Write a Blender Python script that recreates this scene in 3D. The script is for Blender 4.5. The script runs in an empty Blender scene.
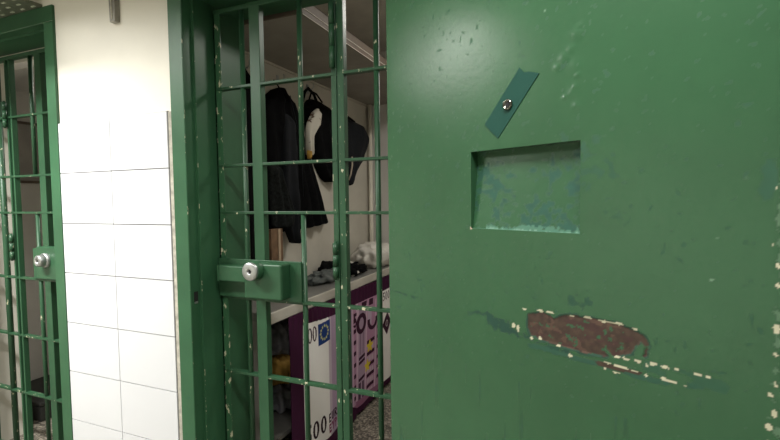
import bpy, bmesh, math, random
import numpy as np
from mathutils import Vector, Matrix

C = bpy.context.scene
COL = C.collection
random.seed(4)

# ------------------------------------------------------------------ camera
F, YAW, PIT, ROL = 444.5, 0.38767, 0.04787, -0.01278
fw = Vector((-math.sin(YAW) * math.cos(PIT), math.cos(YAW) * math.cos(PIT), -math.sin(PIT)))
r0 = Vector((math.cos(YAW), math.sin(YAW), 0))
u0 = r0.cross(fw)
rt = math.cos(ROL) * r0 + math.sin(ROL) * u0
up = -math.sin(ROL) * r0 + math.cos(ROL) * u0
cd = bpy.data.cameras.new('camera')
cam = bpy.data.objects.new('camera', cd)
COL.objects.link(cam)
m = Matrix((rt, up, -fw)).transposed().to_4x4()
m.translation = Vector((0, -1.3, 1.4))
cam.matrix_world = m
cd.sensor_width = 36
cd.sensor_fit = 'HORIZONTAL'
cd.lens = F * 36 / 780
cd.clip_start = 0.02
C.camera = cam

# ------------------------------------------------------------------ world, lamps, exposure
w = bpy.data.worlds.new('world')
C.world = w
w.use_nodes = True
w.node_tree.nodes['Background'].inputs[0].default_value = (0.9, 0.95, 1.0, 1)
w.node_tree.nodes['Background'].inputs[1].default_value = 0.05


def area(loc, sx, sy, e, col, rot=(0, 0, 0), spread=180):
    l = bpy.data.lights.new('lamp_light', 'AREA')
    l.shape = 'RECTANGLE'
    l.size, l.size_y = sx, sy
    l.energy = e
    l.color = col
    l.spread = math.radians(spread)
    o = bpy.data.objects.new('lamp_light', l)
    o.location = loc
    o.rotation_euler = rot
    COL.objects.link(o)
    return o


LAMPS = [(-2.50, -1.02, 2.50, 76, 150), (-0.20, -0.90, 2.50, 20, 150)]
CELL_FILLS = [(-0.30, 1.10, 2.52, 8.8), (-2.55, 0.95, 2.52, 8)]  # fill lights added out of view to brighten both cells
for lx, ly, lz, le, sp_ in LAMPS:
    area((lx, ly, lz), 1.1, 0.16, le, (1.0, 0.985, 0.95), spread=sp_)
for lx, ly, lz, le in CELL_FILLS:
    area((lx, ly, lz - 0.01), 0.3, 0.3, le, (1.0, 0.96, 0.88))
vs = C.view_settings
vs.view_transform = 'Standard'
vs.look = 'None'
vs.gamma = 1
vs.use_curve_mapping = False
vs.exposure = 0.38


# ------------------------------------------------------------------ materials
class NT:
    def __init__(s, name):
        s.m = bpy.data.materials.new(name)
        s.m.use_nodes = True
        s.t = s.m.node_tree
        s.b = s.t.nodes['Principled BSDF']

    def n(s, typ, **k):
        x = s.t.nodes.new(typ)
        for a, v in k.items():
            setattr(x, a, v)
        return x

    def l(s, a, b):
        s.t.links.new(a, b)

    def noise(s, scale, detail=4, rough=0.55, vec=(1, 1, 1)):
        tc = s.n('ShaderNodeTexCoord')
        mp = s.n('ShaderNodeMapping')
        mp.inputs['Scale'].default_value = vec
        s.l(tc.outputs['Object'], mp.inputs[0])
        x = s.n('ShaderNodeTexNoise')
        x.inputs['Scale'].default_value = scale
        x.inputs['Detail'].default_value = detail
        x.inputs['Roughness'].default_value = rough
        s.l(mp.outputs[0], x.inputs['Vector'])
        return x.outputs['Fac']

    def ramp(s, fac, stops, interp='LINEAR'):
        r = s.n('ShaderNodeValToRGB')
        r.color_ramp.interpolation = interp
        el = r.color_ramp.elements
        while len(el) < len(stops):
            el.new(0.5)
        for e, (p, c) in zip(el, stops):
            e.position = p
            e.color = (*c, 1) if len(c) == 3 else c
        s.l(fac, r.inputs[0])
        return r.outputs[0]

    def mix(s, fac, a, b):
        x = s.n('ShaderNodeMix', data_type='RGBA')
        for sock, v in ((x.inputs[0], fac), (x.inputs[6], a), (x.inputs[7], b)):
            if hasattr(v, 'links'):
                s.l(v, sock)
            elif isinstance(v, tuple):
                sock.default_value = (*v, 1)
            else:
                sock.default_value = v
        return x.outputs[2]

    def bump(s, h, strength, dist=0.002):
        b = s.n('ShaderNodeBump')
        b.inputs['Strength'].default_value = strength
        b.inputs['Distance'].default_value = dist
        s.l(h, b.inputs['Height'])
        s.l(b.outputs[0], s.b.inputs['Normal'])

    def color(s, c):
        if hasattr(c, 'links'):
            s.l(c, s.b.inputs['Base Color'])
        else:
            s.b.inputs['Base Color'].default_value = (*c, 1)

    def pr(s, rough=0.5, metal=0.0, spec=0.5):
        s.b.inputs['Roughness'].default_value = rough
        s.b.inputs['Metallic'].default_value = metal
        s.b.inputs['Specular IOR Level'].default_value = spec
        return s.m


GREEN = (0.032, 0.105, 0.049)
DGREEN = (0.032, 0.100, 0.045)
TEAL = (0.016, 0.076, 0.052)
CREAM = (0.50, 0.48, 0.34)
RUST = (0.050, 0.031, 0.021)


def sc(c, k):
    return tuple(x * k for x in c)


def mat_plain(name, c, rough=0.6, metal=0.0, var=0.12, scale=6, bump=0.0, bscale=60, spec=0.5):
    t = NT(name)
    f = t.noise(scale, 5)
    t.color(t.ramp(f, [(0.3, sc(c, 1 - var)), (0.7, sc(c, 1 + var))]))
    if bump:
        t.bump(t.noise(bscale, 4), bump)
    return t.pr(rough, metal, spec)


def mat_green(name, base=GREEN, chips=0.0, rough=0.42):
    t = NT(name)
    c = t.ramp(t.noise(5, 6), [(0.3, sc(base, 0.86)), (0.7, sc(base, 1.12))])
    fine = t.noise(55, 3)
    c = t.mix(t.ramp(fine, [(0.62, (0, 0, 0)), (0.72, (0.35, 0.35, 0.35))]), c, TEAL)
    if chips:
        f = t.noise(60, 5, 0.6, (1, 1, 0.45))
        c = t.mix(t.ramp(f, [(1 - chips, (0, 0, 0)), (1 - chips + 0.015, (1, 1, 1))]), c, CREAM)
    t.color(c)
    t.bump(t.noise(90, 3), 0.12, 0.0015)
    return t.pr(rough, 0, 0.35)


M = {}
M['green'] = mat_green('green_paint')
M['gate_green'] = mat_green('gate_paint', sc(GREEN, 0.78))
M['green_chip'] = mat_green('green_paint_chipped', sc(GREEN, 0.68), chips=0.36)
M['green_edge'] = mat_green('green_paint_worn_edge', chips=0.40)
M['green_dark'] = mat_green('green_paint_dark', sc(GREEN, 0.8))
M['tile'] = mat_plain('white_glazed_tile', (0.66, 0.675, 0.70), 0.2, var=0.015, scale=3)
M['grout'] = mat_plain('grey_grout', (0.16, 0.155, 0.145), 0.9)
M['mortar'] = mat_plain('rough_mortar', (0.42, 0.40, 0.34), 0.95, var=0.3, scale=40, bump=0.6)
M['plaster'] = mat_plain('cream_plaster', (0.76, 0.74, 0.66), 0.7, var=0.035, scale=4, bump=0.12, bscale=9)
M['cellwall'] = mat_plain('grey_cell_plaster', (0.52, 0.49, 0.425), 0.75, var=0.07, scale=5, bump=0.3, bscale=30)
M['cellwall_light'] = mat_plain('pale_cell_plaster', (0.58, 0.56, 0.53), 0.75, var=0.05, scale=5, bump=0.3, bscale=30)
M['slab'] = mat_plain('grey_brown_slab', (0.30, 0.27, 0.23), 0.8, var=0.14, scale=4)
M['slab_edge'] = mat_plain('pale_slab_edge', (0.50, 0.46, 0.40), 0.7, var=0.08)
M['ceil'] = mat_plain('ceiling_paint', (0.56, 0.53, 0.46), 0.9)
M['metalgrey'] = mat_plain('grey_bench_metal', (0.23, 0.225, 0.21), 0.42, 0.3, var=0.1, scale=9)
M['beige'] = mat_plain('beige_edge', (0.50, 0.47, 0.41), 0.55)
M['steel'] = mat_plain('brushed_steel', (0.42, 0.435, 0.43), 0.4, 0.85, var=0.06, scale=50)
M['chrome_dark'] = mat_plain('tarnished_chrome', (0.28, 0.29, 0.25), 0.18, 1.0, var=0.3, scale=90)
M['dark'] = mat_plain('dark_hole', (0.012, 0.012, 0.012), 0.8)
M['black'] = mat_plain('black_cloth', (0.005, 0.005, 0.0055), 0.9, var=0.3, scale=30, bump=0.4, bscale=120, spec=0.05)
M['navy'] = mat_plain('navy_cloth', (0.005, 0.006, 0.0085), 0.8, var=0.25, scale=20, bump=0.3, bscale=90, spec=0.25)
M['fleece'] = mat_plain('grey_fleece', (0.012, 0.0135, 0.013), 0.95, var=0.5, scale=70, bump=1.0, bscale=140, spec=0.1)
M['greycloth'] = mat_plain('grey_cloth', (0.085, 0.095, 0.09), 0.9, var=0.4, scale=25, bump=0.5)
M['white_plastic'] = mat_plain('white_plastic_bag', (0.60, 0.57, 0.52), 0.45, var=0.08, scale=14, bump=0.5, bscale=35)
M['clear_plastic'] = mat_plain('grey_plastic_bag', (0.22, 0.22, 0.24), 0.25, var=0.4, scale=18, bump=0.6, bscale=40)
M['yellow'] = mat_plain('ochre_cloth', (0.45, 0.26, 0.05), 0.8, var=0.3, scale=18, bump=0.5)
M['wood'] = mat_plain('brown_wood', (0.15, 0.085, 0.045), 0.7, var=0.35, scale=22)
M['wood_pale'] = mat_plain('pale_wood', (0.42, 0.31, 0.21), 0.7)
M['pipe'] = mat_plain('cream_pipe', (0.72, 0.68, 0.58), 0.45)
M['blackpaint'] = mat_plain('black_painted', (0.02, 0.02, 0.018), 0.6)
M['board'] = mat_plain('grey_board', (0.30, 0.28, 0.26), 0.35, var=0.15, scale=7)
M['frame_brown'] = mat_plain('brown_frame', (0.10, 0.075, 0.055), 0.6)
M['tan'] = mat_plain('tan_webbing', (0.45, 0.38, 0.30), 0.8)
M['galv'] = mat_plain('grey_trunking', (0.27, 0.26, 0.23), 0.5, 0.2, var=0.25, scale=18)

t = NT('terrazzo_floor')
v = t.n('ShaderNodeTexVoronoi')
v.inputs['Scale'].default_value = 95
tc = t.n('ShaderNodeTexCoord')
t.l(tc.outputs['Object'], v.inputs['Vector'])
sp = t.n('ShaderNodeSeparateColor')
t.l(v.outputs['Color'], sp.inputs[0])
t.color(t.ramp(sp.outputs[0], [(0.0, (0.05, 0.045, 0.035)), (0.5, (0.14, 0.125, 0.10)), (1.0, (0.42, 0.38, 0.31))]))
M['terrazzo'] = t.pr(0.45)

t = NT('expanded_metal')
t.color(t.ramp(t.noise(40, 3), [(0.3, (0.10, 0.115, 0.08)), (0.7, (0.16, 0.17, 0.12))]))
M['mesh_panel'] = t.pr(0.5, 0.2)
M['mesh_slot'] = mat_plain('pale_slot', (0.50, 0.52, 0.42), 0.5)

t = NT('white_cloth_brown_spots')
f = t.noise(19, 3)
t.color(t.ramp(f, [(0.34, (0.07, 0.035, 0.02)), (0.40, (0.46, 0.43, 0.37))]))
M['spotted'] = t.pr(0.85)

t = NT('lamp_tube')
t.color((0.9, 0.9, 0.9))
t.b.inputs['Emission Color'].default_value = (1, 0.98, 0.93, 1)
t.b.inputs['Emission Strength'].default_value = 6
M['tube'] = t.pr(0.4)


def mat_attr(name, base=None, rough=0.4, bump=0.1, spec=0.5):
    t = NT(name)
    a = t.n('ShaderNodeAttribute', attribute_name='paint')
    if base:
        c = t.ramp(t.noise(3.2, 6, 0.6), [(0.3, sc(base, 0.90)), (0.7, sc(base, 1.10))])
        g = t.noise(38, 4)
        c = t.mix(t.ramp(g, [(0.55, (0, 0, 0)), (0.75, (0.30, 0.30, 0.30))]), c, sc(base, 0.8))
        c = t.mix(a.outputs['Alpha'], c, a.outputs['Color'])
        t.color(c)
        # bare and chipped patches are duller than the gloss paint
        r = t.n('ShaderNodeMapRange')
        r.inputs[3].default_value = rough
        r.inputs[4].default_value = 0.75
        t.l(a.outputs['Alpha'], r.inputs[0])
        t.bump(t.noise(70, 3), bump, 0.0015)
        m_ = t.pr(rough, 0, spec)
        t.l(r.outputs[0], t.b.inputs['Roughness'])
        return m_
    t.color(a.outputs['Color'])
    t.bump(t.noise(260, 2), bump, 0.001)
    return t.pr(rough, 0, spec)


M['door'] = mat_attr('gloss_green_door_paint', DGREEN, 0.27, 0.13, 0.42)
M['towel'] = mat_attr('printed_towel', None, 0.95, 0.4, 0.1)


# ------------------------------------------------------------------ mesh helpers
class MB:
    def __init__(s):
        s.v, s.f, s.mi, s.sm = [], [], [], []

    def add(s, vs, fs, mi=0, smooth=False):
        k = len(s.v)
        s.v += [tuple(p) for p in vs]
        for f in fs:
            s.f.append(tuple(k + i for i in f))
            s.mi.append(mi)
            s.sm.append(smooth)
        return s

    def box(s, x0, x1, y0, y1, z0, z1, mi=0):
        v = [(x, y, z) for x in (x0, x1) for y in (y0, y1) for z in (z0, z1)]
        return s.add(v, [(0, 1, 3, 2), (4, 6, 7, 5), (0, 4, 5, 1), (2, 3, 7, 6), (0, 2, 6, 4), (1, 5, 7, 3)], mi)

    def tube(s, a, b, r, n=14, mi=0, r2=None):
        return s.path([a, b], r, n, mi, r2)

    def path(s, pts, r, n=10, mi=0, r2=None):
        pts = [Vector(p) for p in pts]
        vs, fs = [], []
        m_ = len(pts)
        ref = None
        for i, p in enumerate(pts):
            d = (pts[min(i + 1, m_ - 1)] - pts[max(i - 1, 0)]).normalized()
            if ref is None:
                ref = d.orthogonal().normalized()
            ref = (ref - d * ref.dot(d)).normalized()
            q = d.cross(ref)
            rr = r if r2 is None else r + (r2 - r) * i / (m_ - 1)
            for k in range(n):
                a = 2 * math.pi * k / n
                vs.append(p + (ref * math.cos(a) + q * math.sin(a)) * rr)
        for i in range(m_ - 1):
            for k in range(n):
                k2 = (k + 1) % n
                fs.append((i * n + k, i * n + k2, (i + 1) * n + k2, (i + 1) * n + k))
        s.add(vs, fs, mi, True)
        s.add(vs[:n], [tuple(reversed(range(n)))], mi)
        s.add(vs[-n:], [tuple(range(n))], mi)
        return s

    def lathe(s, o, axis, prof, n=28, mi=0):
        o = Vector(o)
        ax = Vector(axis).normalized()
        a1 = ax.orthogonal().normalized()
        a2 = ax.cross(a1)
        vs, fs = [], []
        for (h, r) in prof:
            for k in range(n):
                a = 2 * math.pi * k / n
                vs.append(o + ax * h + (a1 * math.cos(a) + a2 * math.sin(a)) * max(r, 1e-5))
        for i in range(len(prof) - 1):
            for k in range(n):
                k2 = (k + 1) % n
                fs.append((i * n + k, i * n + k2, (i + 1) * n + k2, (i + 1) * n + k))
        return s.add(vs, fs, mi, True)

    def prism_z(s, poly, z0, z1, mi=0):
        n = len(poly)
        vs = [(x, y, z0) for x, y in poly] + [(x, y, z1) for x, y in poly]
        fs = [tuple(reversed(range(n))), tuple(range(n, 2 * n))]
        fs += [(i, (i + 1) % n, n + (i + 1) % n, n + i) for i in range(n)]
        return s.add(vs, fs, mi)

    def build(s, name, mats, parent=None, bevel=0, seg=2, normals=True):
        me = bpy.data.meshes.new(name)
        me.from_pydata(s.v, [], s.f)
        for mt in (mats if isinstance(mats, (list, tuple)) else [mats]):
            me.materials.append(M[mt])
        me.polygons.foreach_set('material_index', s.mi)
        me.polygons.foreach_set('use_smooth', s.sm)
        if normals:
            bm = bmesh.new()
            bm.from_mesh(me)
            bmesh.ops.remove_doubles(bm, verts=bm.verts, dist=1e-6)
            bmesh.ops.recalc_face_normals(bm, faces=bm.faces)
            bm.to_mesh(me)
            bm.free()
        o = bpy.data.objects.new(name, me)
        COL.objects.link(o)
        if parent:
            o.parent = parent
        if bevel:
            b = o.modifiers.new('bevel', 'BEVEL')
            b.width = bevel
            b.segments = seg
            b.limit_method = 'ANGLE'
        return o


def tag(o, label, cat, group=None):
    o['label'] = label
    o['category'] = cat
    if group:
        o['group'] = group
    return o


def structure(o):
    o['kind'] = 'structure'
    return o


def thing(name, label, cat, loc=(0, 0, 0), rz=0, group=None):
    o = bpy.data.objects.new(name, None)
    COL.objects.link(o)
    o.empty_display_size = 0.1
    o.location = loc
    o.rotation_euler = (0, 0, rz)
    return tag(o, label, cat, group)


def vnoise(x, y, seed=0, oct=3):
    """value noise, numpy arrays"""
    rng = np.random.RandomState(seed)
    T = rng.rand(256, 256)
    out = np.zeros_like(x, dtype=float)
    amp, tot, fr = 1.0, 0.0, 1.0
    for _ in range(oct):
        X, Y = x * fr + 57.3, y * fr + 91.7
        xi, yi = np.floor(X).astype(int), np.floor(Y).astype(int)
        u, v_ = X - xi, Y - yi
        u, v_ = u * u * (3 - 2 * u), v_ * v_ * (3 - 2 * v_)
        g = lambda a, b: T[a % 256, b % 256]
        out += amp * ((g(xi, yi) * (1 - u) + g(xi + 1, yi) * u) * (1 - v_) + (g(xi, yi + 1) * (1 - u) + g(xi + 1, yi + 1) * u) * v_)
        tot += amp
        amp *= 0.5
        fr *= 2.0
    return out / tot


def in_poly(x, y, P):
    r = np.zeros(x.shape, bool)
    n = len(P)
    for i in range(n):
        x1, y1 = P[i]
        x2, y2 = P[(i + 1) % n]
        if y1 == y2:
            continue
        c = ((y1 > y) != (y2 > y)) & (x < (x2 - x1) * (y - y1) / (y2 - y1) + x1)
        r ^= c
    return r


def seg_dist(x, y, a, b):
    ax, ay = a
    bx, by = b
    L = (bx - ax) ** 2 + (by - ay) ** 2 + 1e-12
    t_ = np.clip(((x - ax) * (bx - ax) + (y - ay) * (by - ay)) / L, 0, 1)
    return np.hypot(x - ax - t_ * (bx - ax), y - ay - t_ * (by - ay))


def line_dist(x, y, pts):
    return np.min([seg_dist(x, y, pts[i], pts[i + 1]) for i in range(len(pts) - 1)], axis=0)


def grid_faces(nx, nz, off=0, flip=False):
    fs = []
    for j in range(nz - 1):
        for i in range(nx - 1):
            a = off + j * nx + i
            q = (a, a + 1, a + nx + 1, a + nx)
            fs.append(q[::-1] if flip else q)
    return fs


def set_paint(me, cols):
    at = me.color_attributes.new('paint', 'FLOAT_COLOR', 'POINT')
    at.data.foreach_set('color', np.asarray(cols, dtype=np.float32).ravel())


# ------------------------------------------------------------------ large structure
WT = 0.30          # front wall thickness
ZL = 2.20          # soffit of the openings
O1 = (-1.365, -0.49)    # main opening
O0 = (-3.07, -2.18)     # left opening
CE = 2.62

structure(MB().box(-4.6, 2.4, -2.5, 2.35, -0.1, 0).build('floor', 'terrazzo'))
structure(MB().box(-4.6, 2.4, -2.5, 2.35, CE, CE + 0.1).build('ceiling', 'ceil'))
b = MB()
q = 0.006
b.box(-4.6, O0[0] - q, 0, WT, 0, CE).box(O0[1] + q, O1[0] - q, 0, WT, 0, CE).box(O1[1] + q, 2.4, 0, WT, 0, CE)
b.box(O0[0] - q, O0[1] + q, 0, WT, ZL + q, CE).box(O1[0] - q, O1[1] + q, 0, WT, ZL + q, CE)
wall = structure(b.build('wall_front', 'plaster'))
structure(MB().box(-4.6, 2.4, -2.6, -2.5, 0, CE).build('wall_behind', 'plaster'))
structure(MB().box(-4.7, -4.6, -2.5, WT, 0, CE).build('wall_corridor_left', 'plaster'))
structure(MB().box(2.4, 2.5, -2.5, WT, 0, CE).build('wall_corridor_right', 'plaster'))
# cells
structure(MB().box(-1.68, -1.60, WT, 2.15, 0, CE).build('wall_cell_left', 'cellwall'))
structure(MB().box(0.35, 0.43, WT, 2.15, 0, CE).build('wall_cell_right', 'cellwall'))
structure(MB().box(-1.68, 0.43, 2.15, 2.25, 0, CE).build('wall_cell_back', 'cellwall_light'))
structure(MB().box(-3.70, -3.60, WT, 2.15, 0, CE).build('wall_far_cell_left', 'cellwall_light'))
structure(MB().box(-3.60, -1.68, 2.15, 2.25, 0, CE).build('wall_far_cell_back', 'cellwall_light'))

# tile cladding on the pier (part of the wall)
b = MB()
tz = [1.753, 1.531, 1.308, 1.086, 0.860, 0.635, 0.410, 0.185, 0.0]
tx = [-2.116, -1.785, -1.459]
b.box(tx[0], tx[-1] + 0.002, -0.004, 0.0, 0, tz[0], 1)
g = 0.0018
for i in range(len(tz) - 1):
    for j in range(2):
        b.box(tx[j] + g, tx[j + 1] - g, -0.009, -0.003, tz[i + 1] + g, tz[i] - g, 0)
b.build('tile_cladding', ['tile', 'grout'], wall)
MB().box(tx[-1] + 0.002, -1.433, -0.005, 0.0, 0, 1.75).build('mortar_joint', 'mortar', wall)


# ------------------------------------------------------------------ door frames
def frame(name, jx, side, face_w, zl, deep, m_in='green'):
    """steel lining round an opening: jx = (left, right) inner faces, rabbeted profile"""
    b = MB()
    x0, x1 = jx
    P = 0.012
    e = 0.0025
    for s, x in ((1, x0), (-1, x1)):
        prof = [(x - s * face_w, 0.0), (x - s * face_w, -P), (x - s * e, -P), (x, -P + e), (x, 0.034),
                (x + s * 0.011, 0.034), (x + s * 0.012, 0.036), (x + s * 0.012, deep), (x, deep)]
        # body
        n = len(prof)
        vs = [(px, py, 0) for px, py in prof] + [(px, py, zl) for px, py in prof]
        for i in range(n - 1):
            mi = 1 if i in (2, 5) else 0
            b.add([vs[i], vs[i + 1], vs[n + i + 1], vs[n + i]], [(0, 1, 2, 3)], mi)
    # header with the same profile
    prof = [(zl + 0.07, 0.0), (zl + 0.07, -P), (zl + e, -P), (zl, -P + e), (zl, 0.034), (zl - 0.012, 0.034), (zl - 0.012, deep), (zl, deep)]
    for i in range(len(prof) - 1):
        (za, ya), (zb, yb) = prof[i], prof[i + 1]
        xa, xb = (x0 - face_w, x1 + face_w) if i < 2 else (x0, x1)
        b.add([(xa, ya, za), (xb, ya, za), (xb, yb, zb), (xa, yb, zb)], [(0, 1, 2, 3)], 0)
    for s, x in ((1, x0), (-1, x1)):   # face corner blocks
        b.add([(x - s * face_w, -P, zl), (x - s * face_w, 0, zl), (x - s * face_w, 0, zl + 0.07), (x - s * face_w, -P, zl + 0.07)], [(0, 1, 2, 3)], 0)
    return structure(b.build(name, [m_in, 'green_edge']))


fr1 = frame('trim_1', (O1[0], O1[1]), 1, 0.068, ZL, WT)
fr0 = frame('trim_2', (O0[0], O0[1]), 1, 0.064, ZL, 0.16)
# keeper hole in the rabbet of the near frame, with worn paint round it
b = MB()
b.box(-1.3655, -1.3640, 0.004, 0.024, 1.005, 1.045, 0)
b.build('keeper_slot', 'dark', fr1)
b = MB()
b.box(-1.3652, -1.3632, 0.006, 0.022, 0.998, 1.006, 0)
b.build('keeper_lip', 'steel', fr1)


# ------------------------------------------------------------------ barred gates
def rod(x, z0, z1, parent, r=0.010, y=0.141, mat='green_chip'):
    return MB().tube((x, y, z0), (x, y, z1), r).build('bar', mat, parent)


def crossbars(x0, x1, zs, parent):
    for z in zs:
        MB().box(x0, x1, 0.128, 0.154, z - 0.0055, z + 0.0055).build('crossbar', 'green_chip', parent, bevel=0.0015)


ZS = [1.852, 1.542, 1.351, 1.004, 0.692, 0.378]
GB, GT = 0.05, 2.155


def knuckle(x, z0, z1, parent, y=0.118):
    b = MB()
    h = (z1 - z0) / 3
    for k in range(3):
        b.tube((x, y, z0 + k * h + 0.001), (x, y, z0 + (k + 1) * h - 0.001), 0.0105, 16)
    b.tube((x, y, z0 - 0.004), (x, y, z1 + 0.006), 0.006, 12)
    b.box(x - 0.003, x + 0.003, y, 0.14, z0 + 0.01, z1 - 0.01)
    b.build('hinge', 'green_chip', parent)


# main gate leaf
G = thing('barred_gate', 'dark green barred cell gate with a large lock box, right beside the tiled pier', 'gate', (0, 0, 0))
b = MB()
b.box(-1.345, -1.312, 0.130, 0.135, GB, GT)
b.box(-1.345, -1.340, 0.130, 0.158, GB, GT)
b.build('edge_stile', 'green_edge', G)
b = MB().box(-1.166, -1.118, 0.1275, 0.157, GB, GT)
b.build('wide_stile', 'gate_green', G, bevel=0.002)
rod(-1.212, GB, GT, G)
rod(-0.944, ZS[1], GT, G)
rod(-0.944, GB, ZS[2], G)
MB().box(-0.808, -0.786, 0.130, 0.156, GB, GT).build('hinge_stile', 'green_chip', G, bevel=0.002)
crossbars(-1.34, -0.79, ZS, G)
MB().box(-1.345, -0.79, 0.128, 0.156, GT - 0.006, GT + 0.012).build('top_rail', 'gate_green', G, bevel=0.002)
MB().box(-1.345, -0.79, 0.128, 0.156, GB - 0.02, GB).build('bottom_rail', 'gate_green', G, bevel=0.002)
MB().box(-1.346, -0.945, 0.1185, 0.1265, 1.009, 1.165).build('lock_plate', 'gate_green', G, bevel=0.002)
lb = MB().box(-1.168, -0.993, 0.060, 0.1185, 1.022, 1.160).build('lock_box', 'gate_green', G, bevel=0.009, seg=4)
b = MB()
b.box(-1.309, -1.16, 0.078, 0.1185, 1.080, 1.142)
b.build('bolt', 'gate_green', G, bevel=0.004)
b = MB()
b.box(-1.3135, -1.3075, 0.077, 0.117, 1.079, 1.143)
b.build('bolt_tip', 'green_edge', G)
kb = MB().lathe((-1.107, 0.060, 1.135), (0, -1, 0), [(0, 0.037), (0.030, 0.036), (0.031, 0.0335)]).build('lock_barrel', 'green_dark', G)
b = MB()
b.lathe((-1.107, 0.030, 1.135), (0, -1, 0), [(0, 0.0345), (0.008, 0.0345), (0.0105, 0.032), (0.0115, 0.012), (0.0105, 0.0085), (0.003, 0.008), (0.003, 0)])
ks = b.build('keyhole_disc', 'steel', kb)
ks['label'] = 'round bare steel keyhole disc'
MB().box(-1.110, -1.104, 0.0195, 0.028, 1.130, 1.141).build('keyhole', 'dark', kb)
knuckle(-0.795, 1.111, 1.242, G)
knuckle(-0.795, 1.870, 2.10, G)
knuckle(-0.795, 0.30, 0.43, G)

# fixed barred panel beside it
FP = thing('fixed_grille', 'narrow fixed panel of green bars between the gate hinge and the open steel door', 'grille')
MB().box(-0.783, -0.756, 0.130, 0.158, 0.0, GT).build('stile', 'green_chip', FP, bevel=0.002)
MB().box(-0.510, -0.503, 0.130, 0.158, 0.0, GT).build('stile', 'gate_green', FP)
rod(-0.632, GB - 0.01, GT, FP)
crossbars(-0.76, -0.505, ZS, FP)
MB().box(-0.76, -0.503, 0.128, 0.156, GT - 0.006, GT + 0.012).build('top_rail', 'gate_green', FP, bevel=0.002)
MB().box(-0.76, -0.503, 0.128, 0.156, GB - 0.02, GB).build('bottom_rail', 'gate_green', FP, bevel=0.002)

# left gate
GL = thing('barred_gate', 'pale green barred gate of the far cell, left of the white tiled pier', 'gate')
MB().box(-2.509, -2.461, 0.130, 0.160, GB, GT).build('wide_stile', 'gate_green', GL, bevel=0.002)
MB().box(-2.225, -2.198, 0.130, 0.158, GB, GT).build('edge_stile', 'green_edge', GL)
rod(-2.558, ZS[1], GT, GL)
rod(-2.558, GB, ZS[2], GL)
rod(-2.845, GB, GT, GL, 0.014)
rod(-2.33, GB, GT, GL)
MB().box(-2.728, -2.716, 0.130, 0.156, GB, GT).build('hinge_stile', 'green_dark', GL, bevel=0.002)
MB().box(-2.757, -2.745, 0.128, 0.156, GB, GT).build('hinge_stile', 'gate_green', GL, bevel=0.002)
MB().box(-3.050, -3.025, 0.130, 0.158, GB, GT).build('edge_stile', 'gate_green', GL, bevel=0.002)
crossbars(-3.03, -2.2, ZS, GL)
MB().box(-3.05, -2.2, 0.128, 0.156, GT - 0.006, GT + 0.012).build('top_rail', 'gate_green', GL, bevel=0.002)
MB().box(-3.05, -2.2, 0.128, 0.156, GB - 0.02, GB).build('bottom_rail', 'gate_green', GL, bevel=0.002)
MB().box(-2.575, -2.2, 0.1185, 0.1265, 1.012, 1.168).build('lock_plate', 'gate_green', GL, bevel=0.002)
MB().box(-2.462, -2.30, 0.070, 0.1185, 1.024, 1.184).build('lock_box', 'gate_green', GL, bevel=0.004)
kb = MB().lathe((-2.386, 0.070, 1.120), (0, -1, 0), [(0, 0.036), (0.012, 0.035), (0.014, 0.03)]).build('lock_barrel', 'steel', GL)
b = MB()
b.lathe((-2.386, 0.056, 1.120), (0, -1, 0), [(0, 0.029), (0.022, 0.028), (0.026, 0.024), (0.027, 0.011), (0.018, 0.009), (0.018, 0)])
b.build('keyhole_disc', 'steel', kb)
MB().box(-2.389, -2.383, 0.0295, 0.040, 1.115, 1.125).build('keyhole', 'dark', kb)
knuckle(-2.752, 1.10, 1.235, GL)
knuckle(-2.752, 1.80, 1.93, GL)
MB().box(-3.069, -3.052, 0.13, 0.15, 0, GT).build('bar', 'gate_green', GL)

# ------------------------------------------------------------------ solid steel door, swung open
DA = math.atan2(-0.457, 0.889)
DR = thing('steel_door', 'solid green steel cell door swung open, with a food hatch recess and a rust scar', 'door', (-0.53, -0.06, 0), DA)
S0, S1, ZB, ZT = 0.028, 0.930, 0.03, 2.18
RS0, RS1, RZ0, RZ1 = 0.340, 0.614, 1.3255, 1.511
RD, TH = 0.027, 0.045


def axis(a, b, brk, fine, coarse, flo, fhi):
    pts = [a] + [k for k in brk if a < k < b] + [b]
    out = []
    for p, q in zip(pts[:-1], pts[1:]):
        step = fine if (p >= flo - 1e-6 and q <= fhi + 1e-6) else coarse
        n = max(1, int(round((q - p) / step)))
        out += list(np.linspace(p, q, n, endpoint=False))
    return np.array(out + [b])


sx = axis(S0, S1, [RS0, RS1], 0.0024, 0.0024, S0, S1)
sz = axis(ZB, ZT, [0.98, 1.2, RZ0, RZ1, 2.0], 0.0024, 0.05, 0.98, 2.0)
GX, GZ = np.meshgrid(sx, sz)

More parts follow.
